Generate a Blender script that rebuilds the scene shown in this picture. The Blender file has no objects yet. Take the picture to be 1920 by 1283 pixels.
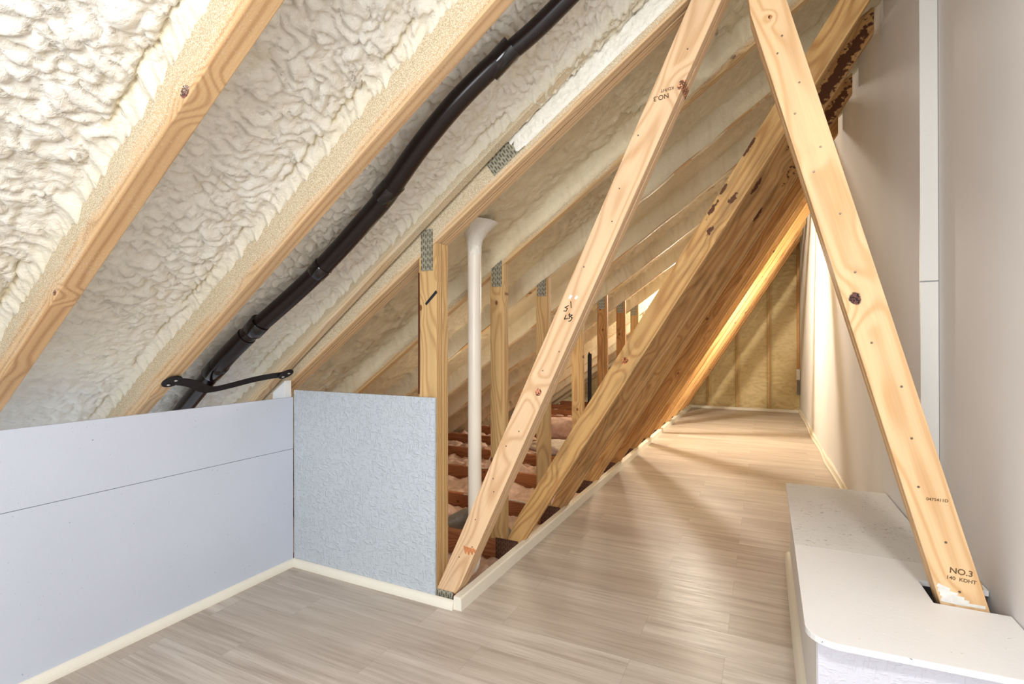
import bpy, bmesh, math, random
import numpy as np
from mathutils import Matrix, Vector

random.seed(7)
C = bpy.context.scene.collection
SC = bpy.context.scene

# ------------------------------------------------------------------ camera
H = 1.05
F_PX, YAW, PITCH, ROLL = 951.6, 0.46064, 0.002836, -0.001782
cam_d = bpy.data.cameras.new('camera')
cam_d.sensor_width = 36.0
cam_d.lens = 36.0 * F_PX / 1920.0
cam_d.clip_start = 0.02
cam = bpy.data.objects.new('camera', cam_d)
C.objects.link(cam)
fwd = Vector((-math.sin(YAW) * math.cos(PITCH), math.cos(YAW) * math.cos(PITCH), math.sin(PITCH)))
r0 = Vector((math.cos(YAW), math.sin(YAW), 0))
u0 = r0.cross(fwd)
R2 = r0 * math.cos(ROLL) + u0 * math.sin(ROLL)
U2 = -r0 * math.sin(ROLL) + u0 * math.cos(ROLL)
cam.matrix_world = Matrix(((R2.x, U2.x, -fwd.x, 0), (R2.y, U2.y, -fwd.y, 0), (R2.z, U2.z, -fwd.z, H), (0, 0, 0, 1)))
SC.camera = cam

# ------------------------------------------------------------------ world, lights, exposure
def lin(c):
    return tuple((v / 255 / 12.92) if v / 255 <= 0.04045 else ((v / 255 + 0.055) / 1.055) ** 2.4 for v in c) + (1.0,)

W = bpy.data.worlds.new('world'); SC.world = W
W.use_nodes = True
W.node_tree.nodes['Background'].inputs[0].default_value = (0.90, 0.94, 1.0, 1)
W.node_tree.nodes['Background'].inputs[1].default_value = 1.0

def area(name, loc, target, size, power, col):
    d = bpy.data.lights.new(name, 'AREA'); d.shape = 'DISK'; d.size = size; d.energy = power; d.color = col
    o = bpy.data.objects.new(name, d); C.objects.link(o); o.location = loc
    o.rotation_euler = (Vector(target) - Vector(loc)).to_track_quat('-Z', 'Y').to_euler()
    return o
def point(name, loc, radius, power, col):
    d = bpy.data.lights.new(name, 'POINT'); d.shadow_soft_size = radius; d.energy = power; d.color = col
    o = bpy.data.objects.new(name, d); C.objects.link(o); o.location = loc
    return o
area('ceiling_light_above', (0.20, 0.0, 2.22), (0.22, 0.7, 0.0), 0.22, 24, (1.0, 0.985, 0.965))
area('fill_behind', (-0.30, -0.9, 1.20), (-0.30, 1.7, 1.25), 0.9, 28, (0.94, 0.97, 1.0))  # cool soft fill light added behind the camera
point('attic_work_light', (-0.62, 5.9, 1.68), 0.05, 100, (1.0, 0.90, 0.76))
point('attic_fill', (-1.5, 3.1, 0.75), 0.12, 5, (1.0, 0.84, 0.62))  # weak fill light added to brighten the attic behind the posts

SC.view_settings.view_transform = 'Standard'
SC.view_settings.look = 'None'
SC.view_settings.gamma = 1.0
SC.view_settings.use_curve_mapping = False
SC.view_settings.exposure = 0.16

# ------------------------------------------------------------------ node helper
class NT:
    def __init__(s, name):
        s.m = bpy.data.materials.new(name); s.m.use_nodes = True
        s.t = s.m.node_tree; s.n = s.t.nodes; s.l = s.t.links
        s.b = s.n['Principled BSDF']
        s.tc = s.n.new('ShaderNodeTexCoord'); s.oi = s.n.new('ShaderNodeObjectInfo')
    def put(s, sock, v):
        if v is None: return
        if hasattr(v, 'links') or isinstance(v, bpy.types.NodeSocket): s.l.new(v, sock)
        else: sock.default_value = v
    def math(s, op, a, b=None, c=None, clamp=False):
        n = s.n.new('ShaderNodeMath'); n.operation = op; n.use_clamp = clamp
        s.put(n.inputs[0], a); s.put(n.inputs[1], b); s.put(n.inputs[2], c); return n.outputs[0]
    def vmath(s, op, a, b=None):
        n = s.n.new('ShaderNodeVectorMath'); n.operation = op
        s.put(n.inputs[0], a); s.put(n.inputs[1], b)
        return n.outputs['Value'] if op in ('LENGTH', 'DISTANCE', 'DOT_PRODUCT') else n.outputs[0]
    def sep(s, v):
        n = s.n.new('ShaderNodeSeparateXYZ'); s.put(n.inputs[0], v); return n.outputs
    def comb(s, x, y, z):
        n = s.n.new('ShaderNodeCombineXYZ'); s.put(n.inputs[0], x); s.put(n.inputs[1], y); s.put(n.inputs[2], z); return n.outputs[0]
    def noise(s, vec, scale, detail=3, rough=0.5, dist=0.0):
        n = s.n.new('ShaderNodeTexNoise'); s.put(n.inputs['Vector'], vec)
        n.inputs['Scale'].default_value = scale; n.inputs['Detail'].default_value = detail
        n.inputs['Roughness'].default_value = rough; n.inputs['Distortion'].default_value = dist
        return n.outputs[0]
    def voro(s, vec, scale, feature='F1', out='Distance', dim='3D'):
        n = s.n.new('ShaderNodeTexVoronoi'); n.voronoi_dimensions = dim; n.feature = feature
        s.put(n.inputs['Vector'], vec); n.inputs['Scale'].default_value = scale; return n.outputs[out]
    def ramp(s, f, stops):
        n = s.n.new('ShaderNodeValToRGB'); s.put(n.inputs[0], f)
        e = n.color_ramp.elements
        while len(e) < len(stops): e.new(0.5)
        for i, (p, c) in enumerate(stops): e[i].position = p; e[i].color = c
        return n.outputs[0]
    def mix(s, f, a, b, mode='MIX'):
        n = s.n.new('ShaderNodeMix'); n.data_type = 'RGBA'; n.blend_type = mode
        s.put(n.inputs[0], f); s.put(n.inputs[6], a); s.put(n.inputs[7], b); return n.outputs[2]
    def mrange(s, v, a, b, c=0.0, d=1.0):
        n = s.n.new('ShaderNodeMapRange'); n.interpolation_type = 'SMOOTHSTEP'
        s.put(n.inputs[0], v); n.inputs[1].default_value = a; n.inputs[2].default_value = b
        n.inputs[3].default_value = c; n.inputs[4].default_value = d; return n.outputs[0]
    def bump(s, h, strength=0.3, dist=0.01, normal=None):
        n = s.n.new('ShaderNodeBump'); n.inputs['Strength'].default_value = strength; n.inputs['Distance'].default_value = dist
        s.put(n.inputs['Height'], h); s.put(n.inputs['Normal'], normal); return n.outputs[0]
    def out(s, col=None, rough=None, normal=None, spec=0.3, metal=0.0):
        s.put(s.b.inputs['Base Color'], col); s.put(s.b.inputs['Roughness'], rough)
        s.put(s.b.inputs['Normal'], normal); s.b.inputs['Specular IOR Level'].default_value = spec
        s.b.inputs['Metallic'].default_value = metal
        return s.m

# ------------------------------------------------------------------ materials
def wood(name, light, dark, ring=0.0095, spray=0.0, knots=(), blotch=0.0, bark=(), rough=0.62, half=0.046, wob=0.15, autoknot=0.04):  # bark: dark patches
    """sawn pine: x runs along the board, y across its wide face, z through it"""
    N = NT(name)
    P = N.tc.outputs['Object']
    rnd = N.math('MULTIPLY', N.oi.outputs['Random'], 37.0)
    x, y, z = N.sep(P)
    Q = N.vmath('ADD', P, N.comb(rnd, 0.0, rnd))
    qx, qy, qz = N.sep(Q)
    low = N.noise(N.comb(N.math('MULTIPLY', qx, 0.9), N.math('MULTIPLY', qy, 3.0), N.math('MULTIPLY', z, 3.0)), 1.3, 2)
    dr = N.math('MULTIPLY', N.math('SUBTRACT', low, 0.5), wob)
    a = N.math('ADD', N.math('MULTIPLY', N.math('FRACT', N.math('MULTIPLY', rnd, 1.7)), 0.07), -0.035)
    yy = N.math('ADD', N.math('ADD', y, a), dr)
    zz = N.math('ADD', N.math('MULTIPLY', z, 0.8), N.math('ADD', N.math('MULTIPLY', dr, 0.7), 0.045))
    r = N.math('SQRT', N.math('ADD', N.math('MULTIPLY', yy, yy), N.math('MULTIPLY', zz, zz)))
    # scattered knots
    kn = N.n.new('ShaderNodeTexVoronoi'); kn.voronoi_dimensions = '2D'
    N.put(kn.inputs['Vector'], N.comb(N.math('MULTIPLY', qx, 0.62), qy, 0.0)); kn.inputs['Scale'].default_value = 4.4
    kd = kn.outputs['Distance']
    r = N.math('ADD', r, N.math('MULTIPLY', N.mrange(kd, 0.02, 0.22, 1.0, 0.0), 0.012))
    kmask = N.mrange(kd, autoknot * 0.7, autoknot, 1.0, 0.0)
    for kx, ky, kr, kc in knots:
        dx = N.math('MULTIPLY', N.math('SUBTRACT', x, kx), 0.8); dy = N.math('SUBTRACT', y, ky)
        d = N.math('SQRT', N.math('ADD', N.math('MULTIPLY', dx, dx), N.math('MULTIPLY', dy, dy)))
        r = N.math('ADD', r, N.math('MULTIPLY', N.mrange(d, kr * 0.6, kr * 5.0, 1.0, 0.0), 0.020))
    ph = N.math('MULTIPLY', r, 2 * math.pi / ring)
    s = N.math('MULTIPLY_ADD', N.math('SINE', ph), 0.5, 0.5)
    s = N.math('POWER', s, 2.2)
    fib = N.noise(N.comb(N.math('MULTIPLY', qx, 5.0), N.math('MULTIPLY', qy, 190.0), N.math('MULTIPLY', qz, 190.0)), 1.0, 3, 0.6)
    f = N.math('ADD', N.math('MULTIPLY', s, 0.58), N.math('MULTIPLY', N.math('SUBTRACT', fib, 0.42), 0.55), clamp=True)
    col = N.mix(f, lin(light), lin(dark))
    tone = N.noise(N.comb(N.math('MULTIPLY', qx, 1.5), N.math('MULTIPLY', qy, 12.0), 0.0), 1.5, 3)
    col = N.mix(N.mrange(tone, 0.35, 0.75, 0.0, 0.35), col, lin(tuple(v * 0.82 for v in light)))
    kcol = lin((112, 62, 34))
    col = N.mix(N.math('MULTIPLY', kmask, 0.85), col, kcol)
    for kx, ky, kr, kc in knots:
        dx = N.math('MULTIPLY', N.math('SUBTRACT', x, kx), 0.85); dy = N.math('SUBTRACT', y, ky)
        nn = N.math('MULTIPLY', N.math('SUBTRACT', N.noise(P, 60, 2), 0.5), kr * 0.9)
        d = N.math('ADD', N.math('SQRT', N.math('ADD', N.math('MULTIPLY', dx, dx), N.math('MULTIPLY', dy, dy))), nn)
        m = N.mrange(d, kr * 0.8, kr, 1.0, 0.0)
        inner = N.mix(N.mrange(N.noise(P, 170, 3), 0.45, 0.6), lin(kc), lin(tuple(min(255, v * 2.0 + 25) for v in kc)))
        col = N.mix(m, col, inner)
    if blotch:
        bn = N.noise(N.comb(N.math('MULTIPLY', qx, 2.2), N.math('MULTIPLY', qy, 16.0), z), 1.6, 4, 0.6)
        col = N.mix(N.mrange(bn, 0.48, 0.66, 0.0, blotch), col, lin((104, 76, 48)))
    if bark:  # dark bark patches; also carries the shade painted on two brace ends
        for bx, by, bl, bw in bark:
            dx = N.math('DIVIDE', N.math('SUBTRACT', x, bx), bl); dy = N.math('DIVIDE', N.math('SUBTRACT', y, by), bw)
            d = N.math('SQRT', N.math('ADD', N.math('MULTIPLY', dx, dx), N.math('MULTIPLY', dy, dy)))
            d = N.math('ADD', d, N.math('MULTIPLY', N.math('SUBTRACT', N.noise(P, 45, 3), 0.5), 2.2))
            col = N.mix(N.mrange(d, 0.7, 1.0, 1.0, 0.0), col, lin((96, 60, 38)))
    nrm = N.bump(N.math('ADD', fib, N.math('MULTIPLY', s, 0.4)), 0.25, 0.0012)
    if spray:
        sp = N.noise(P, 330, 2, 0.8)
        wide = N.noise(N.comb(N.math('MULTIPLY', qx, 1.6), N.math('MULTIPLY', qy, 6.0), z), 2.0, 3)
        side = N.mrange(y, -half + 0.004, -half + 0.012, 0.0, 1.0)
        lev = N.math('ADD', N.math('MULTIPLY', N.mrange(y, -half, half * 0.6, 0.18, 1.0), spray), N.math('MULTIPLY', N.math('SUBTRACT', wide, 0.5), 1.3))
        lev = N.math('MULTIPLY', lev, N.math('MULTIPLY_ADD', side, 0.6, 0.4))
        m = N.mrange(N.math('ADD', lev, N.math('MULTIPLY', N.math('SUBTRACT', sp, 0.5), 1.5)), 0.22, 0.62)
        m = N.math('MULTIPLY', m, 0.92)
        col = N.mix(m, col, N.mix(N.mrange(sp, 0.4, 0.62), lin((172, 154, 122)), lin((218, 208, 184))))
        nrm = N.bump(sp, 0.35, 0.002, nrm)
    return N.out(col, rough, nrm, 0.25)

M = {}
M['brace'] = wood('pale_pine', (228, 194, 154), (190, 144, 100), 0.012, knots=[(-0.048, -0.008, 0.013, (96, 60, 42)), (1.09, -0.036, 0.015, (100, 68, 48))], autoknot=0.0)
M['brace_b'] = wood('golden_pine', (230, 194, 148), (198, 148, 96), 0.016, knots=[(-0.265, 0.016, 0.017, (40, 22, 18)), (0.62, 0.0, 0.006, (84, 54, 30))], autoknot=0.0)
M['brace_old'] = wood('aged_pine', (214, 172, 112), (158, 104, 54), 0.014, knots=[(-0.43, 0.0, 0.016, (110, 66, 36))],
                      blotch=0.35, bark=[(0.33, 0.03, 0.05, 0.010), (0.42, 0.035, 0.03, 0.008), (0.40, -0.02, 0.03, 0.012), (0.25, -0.01, 0.03, 0.012), (0.62, 0.036, 0.05, 0.008)], autoknot=0.0)
M['web'] = wood('honey_pine', (214, 172, 114), (168, 116, 64), 0.013, blotch=0.18)
M['web_end_shade'] = wood('end_shaded_pine', (212, 168, 112), (164, 112, 62), 0.013, blotch=0.4, bark=[(1.22, -0.015, 0.33, 0.035), (0.62, 0.02, 0.06, 0.01)], autoknot=0.0)  # long patch paints shade into the upper brace end; small one is bark
M['web_red'] = wood('brown_pine', (200, 150, 92), (150, 96, 52), 0.013, blotch=0.3)
M['post'] = wood('post_pine', (212, 176, 122), (166, 122, 74), 0.011)
M['joist'] = wood('red_brown_joist', (178, 118, 78), (128, 72, 44), 0.010)
M['chord'] = wood('chord_pine', (218, 186, 144), (176, 134, 92), 0.011, spray=1.55, wob=0.08, autoknot=0.0)
M['rafter'] = wood('rafter_pine', (210, 176, 134), (164, 122, 82), 0.012, spray=1.7, half=0.0925, wob=0.06, autoknot=0.0)
M['rafter_knot'] = wood('knotty_rafter_pine', (210, 172, 126), (160, 116, 74), 0.012, spray=1.35, half=0.0925, wob=0.06, knots=[(0.05, -0.076, 0.014, (52, 24, 20)), (-0.62, -0.080, 0.008, (70, 34, 24))], autoknot=0.0)
M['rafter_white'] = wood('coated_rafter_pine', (216, 190, 152), (180, 142, 102), 0.012, spray=1.7, half=0.0925, wob=0.06, autoknot=0.0)
M['chord_far'] = wood('dusted_chord', (214, 180, 130), (170, 126, 78), 0.012, spray=1.3, wob=0.08)

def mk_foam(name, c1, c2, c3, bump=0.9):
    N = NT(name); P = N.tc.outputs['Object']
    w = N.noise(P, 9, 3)
    Pw = N.vmath('ADD', P, N.comb(N.math('MULTIPLY', w, 0.05), N.math('MULTIPLY', w, 0.03), 0.0))
    n1 = N.noise(Pw, 55, 4, 0.55, 0.6)
    n2 = N.noise(P, 3.0, 3)
    col = N.mix(N.mrange(n2, 0.35, 0.7, 0.0, 0.7), lin(c1), lin(c2))
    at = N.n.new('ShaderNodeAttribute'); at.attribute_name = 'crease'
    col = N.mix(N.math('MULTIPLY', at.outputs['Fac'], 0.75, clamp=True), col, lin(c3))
    nrm = N.bump(n1, bump, 0.006)
    return N.out(col, 0.55, nrm, 0.3)
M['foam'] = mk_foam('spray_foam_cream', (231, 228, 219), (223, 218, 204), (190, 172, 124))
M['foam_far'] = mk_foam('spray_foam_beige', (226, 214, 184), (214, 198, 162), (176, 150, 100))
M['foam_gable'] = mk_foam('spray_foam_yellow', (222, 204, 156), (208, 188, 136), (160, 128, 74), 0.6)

def mk_paint(name, col, fleck=0.0, strand=0.25, fine=0.15, seed=0.0, fleckcol=(90, 88, 88), rough=0.5):
    N = NT(name); P = N.tc.outputs['Object']
    Q = N.vmath('ADD', P, (seed, seed * 2, seed * 3))
    # wafer strands in three directions
    h = None
    for k, (sx, sy, sz) in enumerate(((30, 140, 60), (140, 60, 30), (60, 34, 140))):
        x, y, z = N.sep(Q)
        v = N.comb(N.math('MULTIPLY', x, sx), N.math('MULTIPLY', y, sy), N.math('MULTIPLY', z, sz))
        n = N.noise(v, 1.0, 2, 0.5, 0.4)
        n = N.mrange(n, 0.55, 0.72)
        h = n if h is None else N.math('MAXIMUM', h, n)
    f = N.noise(P, 300, 2)
    n0 = N.noise(P, 2.2, 3)
    c = N.mix(N.mrange(n0, 0.35, 0.7, 0.0, 0.35), lin(col), lin(tuple(v * 0.95 for v in col)))
    if fleck:
        x, y, z = N.sep(P)
        fl = N.noise(N.comb(N.math('MULTIPLY', x, 50), N.math('MULTIPLY', y, 160), N.math('MULTIPLY', z, 170)), 1.0, 2, 0.5, 0.8)
        area_ = N.noise(P, 5, 2)
        thr = N.math('SUBTRACT', 0.80, N.math('MULTIPLY', area_, 0.26 * fleck))
        c = N.mix(N.math('MULTIPLY', N.math('SUBTRACT', fl, thr), 12.0, clamp=True), c, lin(fleckcol))
    nrm = N.bump(N.math('ADD', N.math('MULTIPLY', h, strand), N.math('MULTIPLY', f, fine)), 0.5, 0.003)
    return N.out(c, rough, nrm, 0.35)
M['paint_left'] = mk_paint('lavender_white_board_paint', (200, 206, 219), 0.55, 0.10, 0.1)
M['paint_part'] = mk_paint('grey_white_osb_paint', (194, 202, 208), 0.0, 2.2, 0.2, 3.1)
M['paint_bench'] = mk_paint('white_board_paint', (234, 233, 231), 0.5, 0.10, 0.1, 5.0)
M['paint_bench_rough'] = mk_paint('worn_board_paint', (226, 225, 221), 1.15, 0.3, 0.1, 6.0)
M['paint_front'] = mk_paint('white_plywood_paint', (212, 211, 220), 0.2, 0.7, 0.1, 8.0)
M['trim'] = mk_paint('cream_trim_paint', (236, 230, 214), 0.0, 0.05, 0.05)
M['trim_white'] = mk_paint('white_trim_paint', (226, 224, 218), 0.15, 0.1, 0.05)
M['stud_paint'] = mk_paint('white_stud_paint', (222, 224, 224), 0.2, 0.2, 0.1)
M['drywall'] = mk_paint('grey_wall_paint', (229, 228, 228), 0.0, 0.0, 0.02, rough=0.85)

def mk_floor():
    N = NT('grey_vinyl_plank'); P = N.tc.outputs['Object']
    x, y, z = N.sep(P)
    br = N.n.new('ShaderNodeTexBrick')
    N.put(br.inputs['Vector'], N.comb(N.math('ADD', x, 0.12), N.math('ADD', y, -0.014), 0.0))
    br.offset = 0.37; br.offset_frequency = 2; br.squash = 1.0
    br.inputs['Scale'].default_value = 1.0; br.inputs['Mortar Size'].default_value = 0.0006
    br.inputs['Brick Width'].default_value = 0.76; br.inputs['Row Height'].default_value = 0.152
    br.inputs['Color1'].default_value = (0, 0, 0, 1); br.inputs['Color2'].default_value = (1, 1, 1, 1); br.inputs['Mortar'].default_value = (0.5, 0.5, 0.5, 1)
    idv = N.sep(br.outputs['Color'])[0]
    off = N.math('MULTIPLY', idv, 19.0)
    g = N.noise(N.comb(N.math('ADD', N.math('MULTIPLY', x, 1.6), off), N.math('MULTIPLY', y, 26.0), off), 1.0, 5, 0.6, 0.5)
    g2 = N.noise(N.comb(N.math('ADD', N.math('MULTIPLY', x, 5.0), off), N.math('MULTIPLY', y, 190.0), 0.0), 1.0, 3, 0.6, 0.2)
    w = N.n.new('ShaderNodeTexWave'); w.wave_type = 'RINGS'; w.rings_direction = 'X'
    N.put(w.inputs['Vector'], N.comb(N.math('ADD', N.math('MULTIPLY', x, 0.5), off), N.math('ADD', N.math('MULTIPLY', y, 6.0), off), N.math('MULTIPLY', x, 0.8)))
    w.inputs['Scale'].default_value = 1.8; w.inputs['Distortion'].default_value = 9.0; w.inputs['Detail'].default_value = 2.0; w.inputs['Detail Scale'].default_value = 0.7
    cath = N.math('MULTIPLY', w.outputs['Fac'], N.mrange(N.noise(N.comb(N.math('ADD', x, off), N.math('MULTIPLY', y, 3.0), off), 1.5, 2), 0.5, 0.7))
    base = N.ramp(g, [(0.25, lin((166, 152, 139))), (0.48, lin((196, 184, 171))), (0.70, lin((214, 204, 192)))])
    base = N.mix(N.math('MULTIPLY', cath, 0.35), base, lin((142, 126, 112)))
    base = N.mix(N.mrange(g2, 0.5, 0.7, 0.0, 0.32), base, lin((138, 122, 108)))
    base = N.mix(N.mrange(idv, 0.0, 1.0, 0.0, 0.40), base, lin((162, 145, 128)))
    seam = N.mix(N.math('MULTIPLY', br.outputs['Fac'], 0.45), base, lin((112, 98, 86)))
    nrm = N.bump(g2, 0.12, 0.001)
    return N.out(seam, N.mrange(g2, 0.3, 0.7, 0.36, 0.5), nrm, 0.4)
M['floor'] = mk_floor()

def mk_plain(name, col, rough=0.4, spec=0.4, metal=0.0, nz=0.0, sc=40):
    N = NT(name); P = N.tc.outputs['Object']
    n = N.noise(P, sc, 3)
    c = N.mix(N.mrange(n, 0.35, 0.7, 0.0, 0.5), lin(col), lin(tuple(v * 0.85 for v in col)))
    return N.out(c, rough, N.bump(n, nz, 0.002) if nz else None, spec, metal)
M['abs'] = mk_plain('black_abs_plastic', (27, 15, 15), 0.28, 0.4, nz=0.03, sc=14)
M['abs_gloss'] = mk_plain('glossy_black_abs', (20, 14, 14), 0.15, 0.6)
M['strap'] = mk_plain('black_strap', (24, 17, 17), 0.6, 0.3)
M['screw'] = mk_plain('zinc_screw', (205, 205, 205), 0.3, 0.5, 0.8)
M['nail'] = mk_plain('nail_steel', (120, 104, 88), 0.45, 0.5, 0.6)
M['pvc'] = mk_plain('white_pvc', (240, 232, 216), 0.3, 0.45, sc=2)
M['ink'] = mk_plain('dark_ink', (112, 88, 64), 0.8, 0.1)
M['marker'] = mk_plain('black_marker', (34, 28, 24), 0.7, 0.1)
M['crayon'] = mk_plain('orange_crayon', (204, 132, 86), 0.7, 0.1)
M['dab'] = mk_plain('white_paint_dab', (232, 230, 222), 0.5, 0.3)
M['dark'] = mk_plain('dark_crack', (24, 18, 16), 0.9, 0.1)
M['tape'] = mk_plain('black_tape', (38, 36, 44), 0.3, 0.5)
M['cable'] = mk_plain('white_cable_sheath', (226, 214, 198), 0.45, 0.3)
M['duct'] = mk_plain('grey_duct', (150, 142, 130), 0.35, 0.5)
M['bark'] = mk_plain('dark_bark', (88, 48, 32), 0.85, 0.1, nz=0.8, sc=60)
M['boxm'] = mk_plain('box_metal', (120, 112, 100), 0.5, 0.3, 0.4)
M['wool'] = mk_plain('pink_glass_wool', (230, 198, 180), 0.95, 0.05, nz=1.0, sc=30)
M['wool_pale'] = mk_plain('pale_wool_batt', (222, 208, 192), 0.95, 0.05, nz=1.0, sc=45)

def mk_plate(name, col, slot):
    N = NT(name); P = N.tc.outputs['Object']; x, y, z = N.sep(P)
    px = N.math('FRACT', N.math('MULTIPLY', x, 1 / 0.0105)); row = N.math('FLOOR', N.math('MULTIPLY', x, 1 / 0.0105))
    py = N.math('FRACT', N.math('ADD', N.math('MULTIPLY', y, 1 / 0.026), N.math('MULTIPLY', N.math('FRACT', N.math('MULTIPLY', row, 0.5)), 0.6)))
    mx = N.math('LESS_THAN', N.math('ABSOLUTE', N.math('SUBTRACT', px, 0.5)), 0.24)
    my = N.math('LESS_THAN', N.math('ABSOLUTE', N.math('SUBTRACT', py, 0.5)), 0.30)
    m = N.math('MULTIPLY', mx, my)
    c = N.mix(N.mrange(N.noise(P, 60, 3), 0.4, 0.65, 0.0, 0.6), lin(col), lin(tuple(v * 0.8 for v in col)))
    c = N.mix(N.math('MULTIPLY', m, 0.8), c, lin(slot))
    return N.out(c, 0.45, N.bump(N.math('SUBTRACT', 1.0, m), 0.6, 0.002), 0.5, 0.35)
M['plate'] = mk_plate('galvanised_nail_plate', (172, 168, 148), (70, 62, 50))
M['plate_dark'] = mk_plate('brown_nail_plate', (110, 78, 62), (52, 34, 28))

# ------------------------------------------------------------------ object helpers
def finish(name, bm, mat, world=None, parent=None, smooth=False, bevel=0.0):
    if bevel:
        bmesh.ops.bevel(bm, geom=[e for e in bm.edges], offset=bevel, segments=2, profile=0.6, affect='EDGES')
    bmesh.ops.recalc_face_normals(bm, faces=bm.faces)
    if smooth:
        for f in bm.faces: f.smooth = True
    me = bpy.data.meshes.new(name); bm.to_mesh(me); bm.free()
    me.materials.append(mat)
    o = bpy.data.objects.new(name, me); C.objects.link(o)
    o.matrix_world = world if world is not None else Matrix()
    if parent is not None:
        adopt(o, parent, o.matrix_world.copy())
    return o
def adopt(o, parent, world):
    o.parent = parent; o.matrix_local = ROOT[parent.name].inverted() @ world
    ROOT[o.name] = world
ROOT = {}
def thing(name, loc, label, cat, group=None):
    o = bpy.data.objects.new(name, None); C.objects.link(o); o.location = loc; o.empty_display_size = 0.1
    ROOT[o.name] = Matrix.Translation(loc)
    tag(o, label, cat, group)
    return o
def tag(o, label, cat, group=None):
    o['label'] = label; o['category'] = cat
    if group: o['group'] = group
    return o
def struct(o): o['kind'] = 'structure'; return o
def frame(origin, xa, ya, za):
    xa, ya, za = Vector(xa).normalized(), Vector(ya).normalized(), Vector(za).normalized()
    return Matrix(((xa.x, ya.x, za.x, origin[0]), (xa.y, ya.y, za.y, origin[1]), (xa.z, ya.z, za.z, origin[2]), (0, 0, 0, 1)))

def beam(name, outline, y0, y1, ang, mat, parent=None, bevel=0.0025):
    """prism whose (x, z) outline lies in the truss plane, thick from y0 to y1; local x runs along ang"""
    cx = sum(p[0] for p in outline) / len(outline); cz = sum(p[1] for p in outline) / len(outline); cy = (y0 + y1) / 2
    xa = Vector((math.cos(ang), 0, math.sin(ang))); ya = Vector((-math.sin(ang), 0, math.cos(ang))); za = xa.cross(ya)
    Mx = frame((cx, cy, cz), xa, ya, za); inv = Mx.inverted()
    bm = bmesh.new()
    lo = [bm.verts.new(inv @ Vector((p[0], y0, p[1]))) for p in outline]
    hi = [bm.verts.new(inv @ Vector((p[0], y1, p[1]))) for p in outline]
    n = len(outline)
    bm.faces.new(lo); bm.faces.new(hi[::-1])
    for i in range(n): bm.faces.new((lo[i], hi[i], hi[(i + 1) % n], lo[(i + 1) % n]))
    return finish(name, bm, mat, Mx, parent, bevel=bevel)

def box(name, a, b, mat, parent=None, bevel=0.0):
    c = [(a[i] + b[i]) / 2 for i in range(3)]; s = [abs(b[i] - a[i]) for i in range(3)]
    bm = bmesh.new(); bmesh.ops.create_cube(bm, size=1.0, matrix=Matrix.Diagonal((s[0], s[1], s[2], 1)))
    return finish(name, bm, mat, Matrix.Translation(c), parent, bevel=bevel)

def tube(name, pts, rad, mat, parent=None, seg=24, caps=True, flat=None, closed=False):
    """rad: one radius or one per point"""
    P = [Vector(p) for p in pts]; org = P[0].copy(); P = [p - org for p in P]
    R = rad if isinstance(rad, (list, tuple)) else [rad] * len(P)
    bm = bmesh.new(); rings = []
    up = Vector((0, 0, 1)); prev = None
    for i, p in enumerate(P):
        t = (P[min(i + 1, len(P) - 1)] - P[max(i - 1, 0)]).normalized()
        n = prev if prev is not None else (up if abs(t.dot(up)) < 0.9 else Vector((1, 0, 0)))
        n = (n - t * n.dot(t)).normalized(); b = t.cross(n); prev = n
        fy = flat if flat else 1.0
        rings.append([bm.verts.new(p + (n * math.cos(2 * math.pi * k / seg) * fy + b * math.sin(2 * math.pi * k / seg)) * R[i]) for k in range(seg)])
    for a_, b_ in zip(rings, rings[1:]):
        for k in range(seg): bm.faces.new((a_[k], a_[(k + 1) % seg], b_[(k + 1) % seg], b_[k]))
    if caps:
        for f in (bm.faces.new(rings[0][::-1]), bm.faces.new(rings[-1])):
            for e in f.edges: e.smooth = False
    return finish(name, bm, mat, Matrix.Translation(org), parent, smooth=True)

def smooth_path(pts, n=6):
    out = []
    for i in range(len(pts) - 1):
        p0 = Vector(pts[max(i - 1, 0)]); p1 = Vector(pts[i]); p2 = Vector(pts[i + 1]); p3 = Vector(pts[min(i + 2, len(pts) - 1)])
        for k in range(n):
            t = k / n
            out.append(0.5 * ((2 * p1) + (-p0 + p2) * t + (2 * p0 - 5 * p1 + 4 * p2 - p3) * t * t + (-p0 + 3 * p1 - 3 * p2 + p3) * t ** 3))
    out.append(Vector(pts[-1])); return out

# numpy gradient noise
def _grad(ix, iy, seed):
    h = (ix.astype(np.int64) * 374761393 + iy.astype(np.int64) * 668265263 + seed * 974634777) & 0xffffffff
    h = ((h ^ (h >> 13)) * 1274126177) & 0xffffffff
    a = (h ^ (h >> 16)).astype(np.float64) / 4294967296.0 * 2 * np.pi
    return np.cos(a), np.sin(a)
def perlin(x, y, seed=0):
    ix = np.floor(x); iy = np.floor(y); fx = x - ix; fy = y - iy
    u = fx * fx * fx * (fx * (fx * 6 - 15) + 10); v = fy * fy * fy * (fy * (fy * 6 - 15) + 10)
    def d(ox, oy):
        gx, gy = _grad(ix + ox, iy + oy, seed); return gx * (fx - ox) + gy * (fy - oy)
    return (d(0, 0) * (1 - u) + d(1, 0) * u) * (1 - v) + (d(0, 1) * (1 - u) + d(1, 1) * u) * v
def billow(x, y, seed=0):
    """puffy lumps with sharp valleys between them"""
    wx = x + 0.9 * perlin(x * 0.6, y * 0.6, seed + 11); wy = y + 0.9 * perlin(x * 0.6 + 9, y * 0.6, seed + 12)
    b = np.abs(perlin(wx, wy, seed)) * 1.6
    b2 = np.abs(perlin(wx * 2.1 + 5, wy * 2.1, seed + 1)) * 0.75
    return np.clip(b, 0, 1) ** 0.75 + 0.45 * b2 + 0.35 * perlin(x * 0.35, y * 0.35, seed + 5)

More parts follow.
